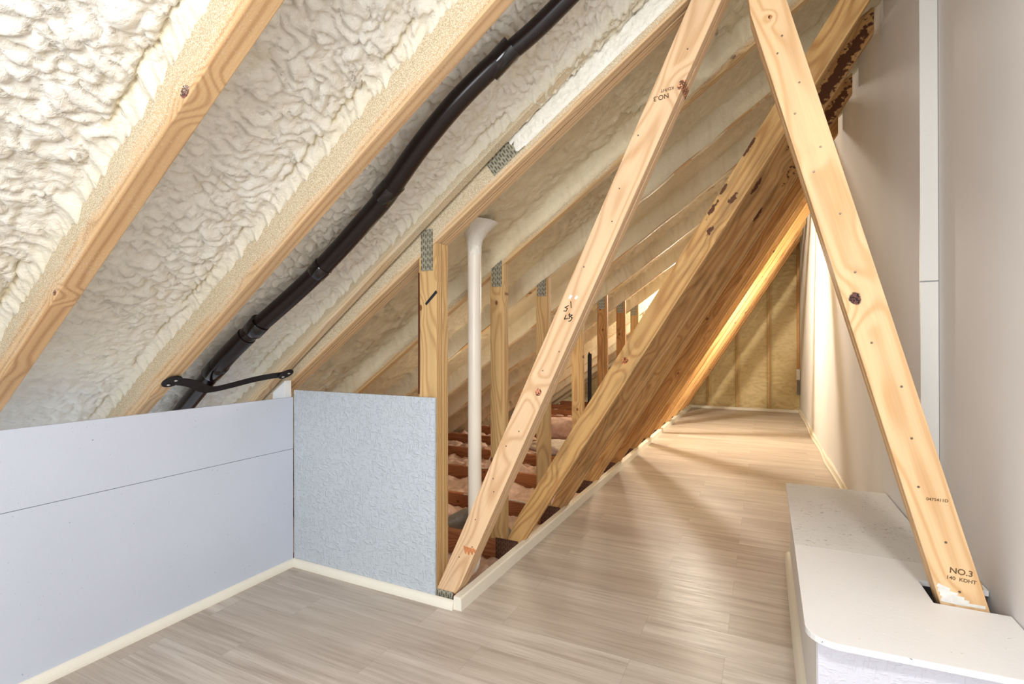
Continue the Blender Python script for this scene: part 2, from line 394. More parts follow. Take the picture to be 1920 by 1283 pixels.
def grid(name, X, Y, Z, mat, crease=None):
    """X, Y, Z arrays of one shape (n, m)"""
    n, m = X.shape
    co = np.stack([X, Y, Z], -1).reshape(-1, 3)
    idx = np.arange(n * m).reshape(n, m)
    q = np.stack([idx[:-1, :-1], idx[1:, :-1], idx[1:, 1:], idx[:-1, 1:]], -1).reshape(-1, 4)
    me = bpy.data.meshes.new(name)
    me.vertices.add(len(co)); me.vertices.foreach_set('co', co.ravel())
    me.loops.add(q.size); me.loops.foreach_set('vertex_index', q.ravel().astype(np.int32))
    me.polygons.add(len(q)); me.polygons.foreach_set('loop_start', (np.arange(len(q)) * 4).astype(np.int32))
    me.polygons.foreach_set('loop_total', np.full(len(q), 4, dtype=np.int32))
    me.update(calc_edges=True); me.shade_smooth()
    if crease is not None:
        at = me.attributes.new('crease', 'FLOAT', 'POINT'); at.data.foreach_set('value', crease.ravel().astype(np.float32))
    me.materials.append(mat)
    o = bpy.data.objects.new(name, me); C.objects.link(o); return o

# ------------------------------------------------------------------ dimensions
SL = 0.71; SA = math.atan(SL); CS = math.cos(SA)
def roof(x, off=0.0): return 1.465 + SL * (x + 1.198) + off
TY = [1.719, 2.334, 2.93, 3.59, 4.237, 4.87, 5.45, 6.05, 6.66, 7.27, 7.88, 8.45]
WX = 0.500      # face of the far right wall
NX = 0.560      # face of the near right wall
KX = -2.006     # face of the knee wall

# ------------------------------------------------------------------ setting
def poly_floor():
    bm = bmesh.new()
    pts = [(KX, -1.8), (NX + 0.02, -1.8), (NX + 0.02, 8.9), (-1.105, 8.9), (-1.105, 1.70), (KX, 1.70)]
    lo = [bm.verts.new((x, y, -0.03)) for x, y in pts]; hi = [bm.verts.new((x, y, 0)) for x, y in pts]
    bm.faces.new(hi); bm.faces.new(lo[::-1])
    for i in range(6): bm.faces.new((lo[i], lo[(i + 1) % 6], hi[(i + 1) % 6], hi[i]))
    return struct(finish('floor', bm, M['floor']))
poly_floor()

# knee wall of two painted boards
bm = bmesh.new()
for z0, z1 in ((0.0, 0.5510), (0.5528, 0.797)):
    bmesh.ops.create_cube(bm, size=1.0, matrix=Matrix.Translation((KX - 0.006, -0.05, (z0 + z1) / 2)) @ Matrix.Diagonal((0.012, 3.5, z1 - z0, 1)))
struct(finish('wall_left', bm, M['paint_left'], bevel=0.0006))
# painted partition board under the first truss
bm = bmesh.new()
bmesh.ops.create_cube(bm, size=1.0, matrix=Matrix.Translation(((KX - 1.196) / 2, 1.710, 0.4155)) @ Matrix.Diagonal((abs(KX + 1.196), 0.011, 0.829, 1)))
struct(finish('wall_partition', bm, M['paint_part'], bevel=0.0008))

# right wall: near part, stud return, far part with a slight wave at the board joint
def wall_right():
    bm = bmesh.new()
    plan = [(NX, -1.8), (NX, 2.31), (0.507, 2.31), (0.503, 2.9), (0.502, 4.3), (0.501, 4.9), (0.497, 5.05), (0.489, 5.15), (0.487, 5.6), (0.490, 6.6), (0.486, 7.6), (0.480, 9.0)]
    lo = [bm.verts.new((x, y, 0)) for x, y in plan]; hi = [bm.verts.new((x, y, 3.1)) for x, y in plan]
    for i in range(len(plan) - 1): bm.faces.new((lo[i], lo[i + 1], hi[i + 1], hi[i]))
    lo2 = [bm.verts.new((x + 0.1, y, 0)) for x, y in (plan[0], plan[-1])]; hi2 = [bm.verts.new((x + 0.1, y, 3.1)) for x, y in (plan[0], plan[-1])]
    bm.faces.new((lo2[0], lo2[1], hi2[1], hi2[0]))
    bm.faces.new((lo[0], lo2[0], hi2[0], hi[0])); bm.faces.new((lo[-1], lo2[1], hi2[1], hi[-1]))
    return struct(finish('wall_right', bm, M['drywall']))
wall_right()
# batten closing the end of the far wall
t = bmesh.new()
for z0, z1 in ((0.36, 1.268), (1.2725, 3.0)):
    bmesh.ops.create_cube(t, size=1.0, matrix=Matrix.Translation((0.5325, 2.302, (z0 + z1) / 2)) @ Matrix.Diagonal((0.052, 0.012, z1 - z0, 1)))
struct(finish('trim_1', t, M['trim_white'], bevel=0.001))

# curb board along the truss feet
def curb():
    bm = bmesh.new()
    prof = [(-1.104, 0), (-1.064, 0), (-1.066, 0.047), (-1.072, 0.052), (-1.100, 0.052)]
    a = [bm.verts.new((x, 1.695, z)) for x, z in prof]; b = [bm.verts.new((x, 8.72, z)) for x, z in prof]
    bm.faces.new(a); bm.faces.new(b[::-1])
    for i in range(5): bm.faces.new((a[i], a[(i + 1) % 5], b[(i + 1) % 5], b[i]))
    struct(finish('trim_2', bm, M['trim']))
curb()

def quarter(name, p0, p1, inward, w=0.022, h=0.030, mat='trim', tilt=0):
    """quarter-round moulding from p0 to p1 on the floor, growing towards inward from the wall line"""
    bm = bmesh.new(); iv = Vector(inward)
    pr = [(0, 0)] + [(w * math.sin(a), h * math.cos(a)) for a in [i * math.pi / 12 for i in range(7)]]
    rows = []
    for p in (Vector(p0), Vector(p1)):
        rows.append([bm.verts.new(p + iv * u + Vector((0, 0, v))) for u, v in pr])
    n = len(pr); bm.faces.new(rows[0]); bm.faces.new(rows[1][::-1])
    for i in range(n): bm.faces.new((rows[0][i], rows[0][(i + 1) % n], rows[1][(i + 1) % n], rows[1][i]))
    return finish(name, bm, M[mat])
struct(quarter('baseboard_left', (KX, -1.8, 0), (KX, 1.704, 0), (1, 0, 0), 0.020, 0.032))
struct(quarter('baseboard_partition', (KX, 1.7035, 0), (-1.10, 1.7035, 0), (0, -1, 0), 0.022, 0.032))
bb = box('baseboard_back', (-1.10, 8.72, 0), (0.48, 8.74, 0.04), M['trim'], bevel=0.003); struct(bb)

# wavering right baseboard
def bb_right():
    pts = [(0.488, 2.86), (0.494, 3.4), (0.492, 4.35), (0.484, 4.8), (0.475, 5.2), (0.486, 5.75), (0.470, 6.5), (0.482, 7.5), (0.466, 8.73)]
    path = smooth_path([(x, y, 0) for x, y in pts], 8)
    prof = [(0.03, 0), (-0.004, 0), (-0.008, 0.006), (-0.006, 0.014), (0.001, 0.018), (0.004, 0.045), (-0.001, 0.052), (-0.001, 0.060), (0.006, 0.066), (0.03, 0.066)]
    bm = bmesh.new(); rows = [[bm.verts.new((p.x + u, p.y, v)) for u, v in prof] for p in path]
    n = len(prof)
    for a, b in zip(rows, rows[1:]):
        for i in range(n): bm.faces.new((a[i], a[(i + 1) % n], b[(i + 1) % n], b[i]))
    bm.faces.new(rows[0]); bm.faces.new(rows[-1][::-1])
    struct(finish('baseboard_right', bm, M['trim'], smooth=False))
bb_right()

# ------------------------------------------------------------------ sprayed foam roof (one continuous ceiling)
RAFT = [(0.640, 0.690), (1.100, 1.150), (1.655, 1.697)]     # near rafters, Y from - to
def foam_ceiling():
    # near part, fine
    xs = np.arange(-2.75, 0.62, 0.0052); ys = np.arange(0.05, 1.735, 0.0052)
    X, Y = np.meshgrid(xs, ys, indexing='ij')
    S = X / CS
    b = billow(S * 34 + 3 * Y, Y * 21 + 2 * S, 3) * 0.8 + 0.35 * billow(S * 13, Y * 9, 4)
    calm = 0.75 + 0.6 * perlin(X * 1.7, Y * 2.0, 40)
    fine = perlin(S * 75, Y * 75, 21)
    off = 0.168 - 0.036 * np.clip(calm, 0.45, 1.25) * b - 0.0022 * fine
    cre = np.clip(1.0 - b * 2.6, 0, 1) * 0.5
    for a, c in RAFT + [(1.719, 1.804)]:
        d = np.minimum(np.abs(Y - a), np.abs(Y - c)); d = np.where((Y > a) & (Y < c), 0, d)
        j = 0.006 * perlin(S * 30, Y * 30, 9)
        off -= 0.040 * np.exp(-np.maximum(d + j, 0) / 0.013)
        gap = np.exp(-((d - 0.030 + j * 2) / 0.005) ** 2) * np.where(perlin(S * 5, Y * 0 + a * 10, 33) > 0.0, 1, 0.15) * (Y < a)
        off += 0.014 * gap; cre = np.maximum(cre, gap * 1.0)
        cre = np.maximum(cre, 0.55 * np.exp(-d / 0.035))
    Z = roof(X) + off
    # far part over the trusses
    xs2 = np.arange(-3.80, 0.62, 0.014); ys2 = np.arange(1.735, 8.95, 0.012)
    X2, Y2 = np.meshgrid(xs2, ys2, indexing='ij'); S2 = X2 / CS
    b2 = billow(S2 * 24, Y2 * 15, 8)
    amp = np.clip(0.75 + 0.9 * perlin(X2 * 1.1, Y2 * 1.3, 50), 0.25, 1.2)
    off2 = 0.135 - 0.036 * amp * b2
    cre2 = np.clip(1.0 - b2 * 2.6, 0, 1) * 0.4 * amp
    for k, y0 in enumerate(TY):
        y1 = y0 + (0.0855 if k == 0 else 0.038)
        wob = 0.010 * perlin(S2 * 4, Y2 * 0 + k * 7.3, 60)
        reach = 0.016 if k in (0,) else (0.012 if k == 1 else 0.020)
        d = np.where(Y2 < y0, y0 - Y2, np.where(Y2 > y1, Y2 - y1, 0)) - reach - wob
        low = {0: 0.012, 1: 0.010}.get(k, -0.010)
        cover = 1 / (1 + np.exp(d / 0.007))
        off2 = off2 * (1 - cover) + (low + 0.004 * b2) * cover
        if k == 0: off2 = np.where((Y2 < y1 + 0.001), 0.06, off2)
    Z2 = roof(X2) + off2
    # join in one mesh
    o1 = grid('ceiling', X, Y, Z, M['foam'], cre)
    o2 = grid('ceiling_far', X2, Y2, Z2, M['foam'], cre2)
    bm = bmesh.new(); bm.from_mesh(o1.data); bm.from_mesh(o2.data)
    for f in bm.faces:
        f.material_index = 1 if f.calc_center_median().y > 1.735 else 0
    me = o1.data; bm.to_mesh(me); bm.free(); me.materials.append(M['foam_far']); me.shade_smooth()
    m2 = o2.data; bpy.data.objects.remove(o2); bpy.data.meshes.remove(m2)
    return struct(o1)
foam_ceiling()

# foam sprayed gable at the far end
def gable():
    xs = np.arange(-3.6, 0.50, 0.016); zs = np.arange(-0.1, 2.95, 0.016)
    X, Z = np.meshgrid(xs, zs, indexing='ij')
    b = billow(X * 6, Z * 19, 77)
    Y = 8.80 - 0.022 * b
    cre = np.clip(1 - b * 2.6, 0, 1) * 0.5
    for xc in (-1.30, -0.80, -0.372, 0.075):
        d = np.abs(X - xc)
        Y -= 0.030 * np.exp(-(d / 0.040) ** 4)
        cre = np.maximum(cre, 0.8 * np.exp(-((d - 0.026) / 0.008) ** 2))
    struct(grid('wall_back', X, Y, Z, M['foam_gable'], cre))
gable()
for i, (xc, zb, zt, lb) in enumerate(((-0.80, 0.05, 0.52, 'short bare stud edge showing in the yellow foam gable, leftmost by the truss feet'),
                         (-0.372, 0.04, 1.45, 'middle bare stud edge in the yellow foam gable wall'),
                         (0.075, 0.04, 2.05, 'tall bare stud edge in the yellow foam gable wall, nearest its right end'))):
    box('gable_stud', (xc - 0.009, 8.728, zb), (xc + 0.009, 8.79, zt), M['web'])
    tag(bpy.context.scene.collection.objects[-1], lb, 'stud', 'bare studs in the foam gable')
o = box('gable_stud', (0.445, 8.70, 0.30), (0.478, 8.79, 2.60), M['web']); tag(o, 'corner stud at the right end of the foam gable beside the grey wall', 'stud')

# ------------------------------------------------------------------ near rafters
def near_rafter(y0, y1, label, mat, x0=-2.70, x1=0.49, lift=None):
    d = 0.185
    nx, nz = -SL * CS, CS
    out = [(x0, roof(x0)), (x1, roof(x1)), (x1 + nx * d, roof(x1) + nz * d), (x0 + nx * d, roof(x0) + nz * d)]
    if lift: out[0] = (x0, roof(x0) + lift[0]); out[1] = (x1, roof(x1) + lift[1])
    o = beam('rafter', out, y0, y1, SA, M[mat])
    return tag(o, label, 'rafter', 'rafters left of the black pipe and beside it')
near_rafter(*RAFT[0], 'leftmost foam-dusted wooden rafter, with a dark knot near its top', 'rafter_knot')
near_rafter(*RAFT[1], 'foam-dusted wooden rafter crossing just left of the black drain pipe', 'rafter')
near_rafter(*RAFT[2], 'foam-coated rafter between the black drain pipe and the doubled truss', 'rafter_white', lift=(0.01, 0.17))

# ------------------------------------------------------------------ trusses
def plate(name, x0, x1, z0, z1, yf, mat, parent, rot=0.0):
    cx, cz = (x0 + x1) / 2, (z0 + z1) / 2
    bm = bmesh.new()
    bmesh.ops.create_cube(bm, size=1.0, matrix=Matrix.Diagonal((abs(x1 - x0), abs(z1 - z0), 0.0016, 1)))
    Mx = frame((cx, yf - 0.0008, cz), (math.cos(rot), 0, math.sin(rot)), (-math.sin(rot), 0, math.cos(rot)), (0, -1, 0))
    return finish(name, bm, mat, Mx, parent)

def brace_outline(xl, zl, slope, w, ztop, zbot, cut=None):
    """board whose left edge passes (xl, zl)"""
    a = math.atan(slope); dx = w / math.sin(abs(a)) if slope > 0 else w / math.sin(abs(a))
    def L(z): return xl + (z - zl) / slope
    return [(L(zbot), zbot), (L(zbot) + dx, zbot), (L(ztop) + dx, ztop), (L(ztop), ztop)]

def nails(parent, pts, yf, r=0.0028):
    for x, z in pts:
        bm = bmesh.new(); bmesh.ops.create_cone(bm, cap_ends=True, segments=10, radius1=r, radius2=r * 0.8, depth=0.0016)
        finish('nail_head', bm, M['nail'], Matrix.Translation((x, yf - 0.0006, z)) @ Matrix.Rotation(math.pi / 2, 4, 'X'), parent)

def text_mesh(name, s, size, loc, rot, mat, parent, flip=False):
    cu = bpy.data.curves.new(name, 'FONT'); cu.body = s; cu.size = size; cu.align_x = 'CENTER'; cu.align_y = 'CENTER'; cu.extrude = 0.00012
    cu.offset = size * 0.018
    tmp = bpy.data.objects.new(name + '_tmp', cu); C.objects.link(tmp)
    dg = bpy.context.evaluated_depsgraph_get(); dg.update()
    me = bpy.data.meshes.new_from_object(tmp.evaluated_get(dg))
    bpy.data.objects.remove(tmp)
    me.materials.clear(); me.materials.append(mat)
    o = bpy.data.objects.new(name, me); C.objects.link(o)
    Mx = frame(loc, (math.cos(rot), 0, math.sin(rot)), (-math.sin(rot), 0, math.cos(rot)), (0, -1, 0))
    adopt(o, parent, Mx)
    return o
def strokes(name, lines, w, loc, rot, mat, parent):
    """flat pen strokes, coordinates in metres in the face plane"""
    bm = bmesh.new()
    for ln in lines:
        for (x0, y0), (x1, y1) in zip(ln, ln[1:]):
            d = Vector((x1 - x0, y1 - y0)); n = Vector((-d.y, d.x)).normalized() * w / 2; e = d.normalized() * w * 0.3
            q = [(x0 - e.x + n.x, y0 - e.y + n.y), (x0 - e.x - n.x, y0 - e.y - n.y), (x1 + e.x - n.x, y1 + e.y - n.y), (x1 + e.x + n.x, y1 + e.y + n.y)]
            zz = 0.0003 + 0.00008 * len(bm.faces) / 6
            f0 = [bm.verts.new((a, b, zz)) for a, b in q]; f1 = [bm.verts.new((a, b, -0.0002)) for a, b in q]
            bm.faces.new(f0); bm.faces.new(f1[::-1])
            for i in range(4): bm.faces.new((f0[i], f1[i], f1[(i + 1) % 4], f0[(i + 1) % 4]))
    Mx = frame(loc, (math.cos(rot), 0, math.sin(rot)), (-math.sin(rot), 0, math.cos(rot)), (0, -1, 0))
    return finish(name, bm, mat, Mx, parent)

# --- the doubled first truss
Y1 = TY[0]
T1 = thing('doubled_truss', (-1.1, Y1, 0.0), 'doubled pale roof truss in front, its two wide braces forming a V around the passage', 'truss')
nx, nz = -SL * CS, CS
def chord(y0, y1, mat, parent, x0=-2.9, x1=0.49, w=0.092):
    out = [(x0, roof(x0)), (x1, roof(x1)), (x1 + nx * w, roof(x1) + nz * w), (x0 + nx * w, roof(x0) + nz * w)]
    return beam('top_chord', out, y0, y1, SA, mat, parent)
for j, (a, b) in enumerate(((Y1, Y1 + 0.0385), (Y1 + 0.0455, Y1 + 0.0845))):
    chord(a, b, M['chord'], T1)
    zt = roof(-1.2)
    beam('vertical_web', [(-1.285, -0.10), (-1.197, -0.10), (-1.197, roof(-1.197) - 0.001), (-1.285, roof(-1.285) - 0.001)], a, b, math.pi / 2, M['post'], T1)
    beam('bottom_chord', [(-3.2, -0.14), (-1.106, -0.14), (-1.106, 0.0), (-3.2, 0.0)], a, b, 0.0, M['joist'], T1)
B1 = brace_outline(-1.197, 0.048, 2.13, 0.094, 2.20, 0.05)
b1a = beam('diagonal_web', [(-1.197, 0.05), (-1.108, 0.05), (-1.082, 0.09), B1[2], B1[3]], Y1 - 0.001, Y1 + 0.0385, math.atan(2.13), M['brace'], T1, 0.003)
b1b = beam('diagonal_web', [(-1.197, 0.05), (-1.108, 0.05), (-1.082, 0.09), B1[2], B1[3]], Y1 + 0.0455, Y1 + 0.0845, math.atan(2.13), M['brace'], T1, 0.003)
SB = -3.77; WB = 0.098
def bL(z): return 0.419 + (z - 0.354) / SB
dxB = WB / math.sin(math.atan(3.77))
outB = [(bL(0.30), 0.30), (bL(0.30) + dxB, 0.30), (bL(2.26) + dxB, 2.26), (bL(2.26) + 0.03, 2.26), (bL(2.06), 2.06)]
BR = []
for a, b in ((Y1 - 0.001, Y1 + 0.0385), (Y1 + 0.0455, Y1 + 0.0845)):
    BR.append(beam('diagonal_web', outB, a, b, math.pi - math.atan(3.77), M['brace_b'], T1, 0.003))
plate('nail_plate', -1.272, -1.214, 1.350, 1.520, Y1 - 0.0005, M['plate'], T1)
plate('nail_plate', -1.193, -1.116, 0.002, 0.054, Y1 - 0.003, M['plate'], T1)
plate('nail_plate', -0.96, -0.80, 1.735, 1.800, Y1 - 0.0005, M['plate'], T1, SA)
def overspray():
    L0, L1 = -0.83, -0.20
    n = 150; m = 16
    us = np.linspace(0, (L1 - L0) / CS, n); vs = np.linspace(0.030, 0.094, m)
    U, V = np.meshgrid(us, vs, indexing='ij')
    edge = np.clip(np.minimum(U, us[-1] - U) / 0.06, 0, 1) * np.clip((V - 0.030) / 0.014, 0, 1) ** 0.5
    h = edge * (0.004 + 0.013 * np.abs(perlin(U * 26 + 2 * V, V * 14, 5)) + 0.008 * np.abs(perlin(U * 55, V * 40, 6))) - 0.001
    X = L0 + U * CS - V * SL * CS; Z = roof(L0) + U * SL * CS + V * CS
    o = grid('foam_overspray', X - T1.location.x, -h, Z - T1.location.z, M['foam'], None)
    adopt(o, T1, Matrix.Translation(T1.location))
overspray()
# wane edge of bark down the post
bw = beam('bark_edge', [(-1.289, 0.84), (-1.281, 0.84), (-1.279, 1.10), (-1.281, 1.345), (-1.288, 1.345)], Y1 - 0.002, Y1 + 0.03, math.pi / 2, M['bark'], T1, 0.001)
bw['label'] = 'strip of dark bark along the post edge'
def along(xl, zl, slope, w, z, f):
    """point at height z, fraction f across the board"""
    return (xl + (z - zl) / slope + f * w / math.sin(abs(math.atan(slope))), z)
nails(b1a, [along(-1.197, 0.048, 2.13, 0.094, z, f) for z, f in ((0.20, .35), (0.25, .7), (0.36, .35), (0.48, .6), (0.53, .35), (0.66, .3), (0.72, .55), (0.95, .45), (1.02, .75), (1.32, .3), (1.47, .6), (1.58, .35), (1.75, .2), (1.88, .5), (2.0, .6))], Y1 - 0.001)
nails(BR[0], [along(0.419, 0.354, SB, WB, z, f) for z, f in ((0.395, .5), (0.52, .55), (0.66, .35), (0.79, .55), (0.93, .7), (1.05, .35), (1.25, .5), (1.42, .6), (1.55, .3), (1.62, .65), (1.73, .3), (1.82, .65), (1.92, .35), (1.97, .6))], Y1 - 0.001, 0.0034)
A1 = math.atan(2.13)
text_mesh('stamp', 'NO.3', 0.022, (*along(-1.197, 0.048, 2.13, 0.094, 1.862, .42)[:1], Y1 - 0.0014, 1.862), math.pi + 0.06, M['ink'], b1a)
text_mesh('stamp', 'KD-HT', 0.014, (*along(-1.197, 0.048, 2.13, 0.094, 1.886, .5)[:1], Y1 - 0.0014, 1.884), math.pi + 0.06, M['ink'], b1a)
text_mesh('stamp', 'NO.3', 0.021, (0.462, Y1 - 0.0014, 0.447), -0.06, M['ink'], BR[0])
text_mesh('stamp', '140  KDHT', 0.013, (0.462, Y1 - 0.0014, 0.427), -0.06, M['ink'], BR[0])
text_mesh('stamp', '0475411D', 0.011, (0.413, Y1 - 0.0014, 0.630), 0.0, M['ink'], BR[0])
strokes('handwriting', [[(0.008, 0.045), (0.010, 0.022)], [(0.0, 0.030), (-0.014, 0.024), (-0.004, 0.020), (-0.010, 0.010), (-0.018, 0.012)],
                        [(-0.010, -0.004), (-0.016, -0.018), (-0.002, -0.016)], [(0.004, 0.002), (0.002, -0.018)], [(0.000, -0.003), (0.014, -0.004), (0.006, -0.010), (0.014, -0.014), (0.008, -0.024), (0.0, -0.026)]],
        0.0028, (-0.626, Y1 - 0.0014, 1.155), 0.0, M['marker'], b1a)
strokes('crayon_mark', [[(-0.03, 0.012), (-0.024, -0.014), (-0.016, 0.010), (-0.010, -0.016), (-0.002, 0.008), (0.006, -0.012), (0.012, 0.008), (0.020, -0.004)], [(-0.03, 0.008), (0.02, 0.004)]],
        0.007, (-1.035, Y1 - 0.0014, 0.235), 0.0, M['crayon'], b1a)
strokes('paint_dab', [[(-0.030, 0.016), (-0.010, 0.008), (-0.028, 0.004), (0.006, -0.002), (-0.024, -0.006), (0.020, -0.010), (-0.02, -0.014), (0.03, -0.017)]], 0.010, (0.445, Y1 - 0.0014, 0.388), 0.0, M['dab'], BR[0])
strokes('paint_dab', [[(-0.040, 0.0), (-0.01, -0.002), (0.046, 0.0)]], 0.008, (0.462, Y1 - 0.0014, 0.366), -0.02, M['dab'], BR[0])
strokes('paint_dab', [[(0, 0), (0.006, 0.008)], [(0.022, -0.002), (0.028, 0.004)]], 0.009, (-0.622, Y1 - 0.0014, 1.212), 0.0, M['dab'], b1a)
tp = beam('black_tape', [(-1.252, 1.216), (-1.246, 1.208), (-1.192, 1.258), (-1.198, 1.268)], Y1 - 0.003, Y1 - 0.0004, 0.8, M['tape'])
tag(tp, 'short piece of black tape stuck on the doubled truss post', 'tape')

# --- the single trusses behind it
ORD = ['second', 'third', 'fourth', 'fifth', 'sixth', 'seventh', 'eighth', 'ninth', 'tenth', 'eleventh']
LAB = {
    1: 'single roof truss right behind the doubled one, its brace broad, knotty and edged with bark',
    2: 'roof truss with the brown nail plate at its foot, next behind the knotty bark-edged one',
    3: 'roof truss whose slim post has a round dark knot, beside the black upright strap',
    4: 'honey-coloured roof truss with its post just right of the black upright strap',
    5: 'roof truss with a red-brown knotty post, second from the right among the far posts',
    6: 'roof truss with the rightmost visible short post, before the bright lit braces',
    7: 'brightly lit roof truss far down the passage beside the hidden work light',
    8: 'far roof truss behind the brightly lit brace',
    9: 'third roof truss from the foam gable wall',
    10: 'second roof truss from the foam gable wall',
    11: 'last roof truss, standing right before the yellow foam gable wall',
}
WM = {1: 'brace_old', 2: 'web_end_shade', 3: 'web_end_shade', 4: 'web_red', 5: 'web', 6: 'web', 7: 'web', 8: 'web', 9: 'web', 10: 'web_red', 11: 'web_red'}
for k in range(1, len(TY)):
    y0 = TY[k]; y1 = y0 + 0.0385
    T = thing('roof_truss', (-1.1, y0, 0.0), LAB[k], 'truss', 'single trusses along the passage')
    chord(y0, y1, M['chord_far'], T, -3.3, 0.47)
    beam('vertical_web', [(-1.285, 0.031), (-1.198, 0.031), (-1.198, roof(-1.198) - 0.001), (-1.285, roof(-1.285) - 0.001)], y0, y1, math.pi / 2,
         M['post' if k not in (4, 5) else 'web_red'], T)
    beam('bottom_chord', [(-3.25, -0.11), (-1.106, -0.11), (-1.106, 0.03), (-3.25, 0.03)], y0, y1, 0.0, M['joist'], T)
    s = 1.587; w = 0.094; a = math.atan(s); dx = w / math.sin(a)
    def L(z): return -1.185 + (z - 0.074) / s
    zt = 2.50; wx = 0.475
    z_w = 0.074 + s * (wx + 1.185)
    # the brace reaches the wall face and the underside of the top chord
    out = [(-1.190, 0.031), (L(0.031) + dx, 0.031), (wx, 0.074 + s * (wx - dx + 1.185)), (wx, roof(wx) - 0.004), (0.405, roof(0.405) - 0.003)]
    out = [(-1.190, 0.031), (L(0.031) + dx, 0.031), (wx, 0.074 + s * (wx - dx + 1.185)), (wx, roof(wx) - 0.002), (0.400, roof(0.400) - 0.002), (L(0.15), 0.15)]
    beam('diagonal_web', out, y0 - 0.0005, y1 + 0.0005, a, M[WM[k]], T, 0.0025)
    plate('nail_plate', -1.276, -1.216, 1.345, 1.515, y0 - 0.0005, M['plate'], T)
    plate('nail_plate', -1.255, -1.125, -0.095, 0.040, y0 - 0.001, M['plate_dark'], T)

# ------------------------------------------------------------------ attic floor behind the posts
def wool():
    xs = np.arange(-3.75, -1.13, 0.02); ys = np.arange(1.83, 8.75, 0.02)
    X, Y = np.meshgrid(xs, ys, indexing='ij')
    Z = -0.085 + 0.060 * np.clip(billow(X * 6, Y * 7, 90), 0, 1.4) + 0.02 * perlin(X * 30, Y * 30, 91)
    for y0 in TY: Z = np.where(np.abs(Y - y0 - 0.02) < 0.03, -0.16, Z)
    Z = np.minimum(Z, 0.03)
    Z = np.where((X + 1.213) ** 2 + (Y - 2.05) ** 2 < 0.05 ** 2, -0.16, Z)
    Z = np.where((np.abs(X + 1.48) < 0.22) & (np.abs(Y - 2.55) < 0.12), -0.16, Z)
    o = grid('glass_wool', X, Y, Z, M['wool']); o['kind'] = 'stuff'
    tag(o, 'pink glass wool insulation laid between the red-brown joists', 'insulation')
wool()
def lump(name, c, s, mat, label, seed):
    bm = bmesh.new(); bmesh.ops.create_icosphere(bm, subdivisions=4, radius=1.0)
    co = np.array([v.co for v in bm.verts])
    n = billow(co[:, 0] * 2.2 + co[:, 2], co[:, 1] * 2.2 - co[:, 2], seed)
    for v, h in zip(bm.verts, n): v.co = Vector((v.co.x * s[0], v.co.y * s[1], v.co.z * s[2])) * (0.85 + 0.22 * h)
    o = finish(name, bm, mat, Matrix.Translation(c), smooth=True)
    return tag(o, label, 'insulation')
lump('insulation_batt', (-1.75, 4.58, 0.045), (0.36, 0.20, 0.07), M['wool_pale'], 'pale insulation batt lying on the joists behind the third slim post', 5)
lump('insulation_batt', (-1.95, 5.2, 0.12), (0.40, 0.14, 0.13), M['wool'], 'pink heaped insulation batt behind the pale batt', 6)
lump('insulation_batt', (-2.05, 2.66, -0.02), (0.35, 0.16, 0.09), M['wool'], 'pink insulation tuft low behind the white vent pipe', 9)

# white vent pipe with a foam collar
V = thing('vent_pipe', (-1.213, 2.05, -0.1), 'white plastic pipe standing upright behind the doubled post', 'pipe')
tube('pipe', smooth_path([(-1.40, 2.16, -0.06), (-1.31, 2.11, -0.05), (-1.245, 2.07, -0.01), (-1.216, 2.052, 0.07), (-1.213, 2.05, 0.16)], 4)[:-1] + [(-1.213, 2.05, 0.16), (-1.213, 2.05, 0.8), (-1.213, 2.05, 1.60)], 0.0315, M['pvc'], V, 32)
fo = tube('foam_collar', [(-1.213, 2.05, 1.46), (-1.213, 2.05, 1.50), (-1.212, 2.05, 1.535), (-1.209, 2.05, 1.57), (-1.205, 2.05, 1.62)], [0.0322, 0.034, 0.040, 0.058, 0.105], M['foam'], V, 32, caps=False)

# grey duct and white cables by the floor
D = tube('grey_duct_elbow', smooth_path([(-1.34, 2.60, -0.06), (-1.40, 2.55, 0.03), (-1.50, 2.50, 0.06), (-1.62, 2.50, 0.0)], 5), 0.052, M['duct'], None, 24)
tag(D, 'grey pipe elbow lying low between the doubled post and the first brace', 'pipe')
cab = tube('cable', smooth_path([(-1.30, 2.90, 0.045), (-1.42, 2.90, 0.05), (-1.52, 2.90, 0.06), (-1.55, 2.90, 0.14), (-1.58, 2.90, 0.17), (-1.62, 2.90, 0.12), (-1.66, 2.90, 0.06), (-1.8, 2.9, 0.04)], 6), 0.0055, M['cable'], None, 10)
tag(cab, 'white cable looped over the near joist behind the doubled post', 'cable')
cab = tube('cable', smooth_path([(-1.80, 3.60, 0.04), (-1.86, 3.58, 0.13), (-1.93, 3.58, 0.18), (-1.99, 3.58, 0.10), (-2.02, 3.6, 0.035), (-2.2, 3.6, 0.035)], 6), 0.0055, M['cable'], None, 10)
tag(cab, 'white cable loop on the farther joist behind the white pipe', 'cable')

# black upright strap behind the braces
beam('steel_strap', [(-1.262, 0.50), (-1.232, 0.50), (-1.228, 0.97), (-1.238, 0.962), (-1.250, 0.985), (-1.262, 0.95)], 3.898, 3.906, math.pi / 2, M['strap'])
tag(C.objects[-1], 'dark flat strap standing upright between two far posts', 'strap')

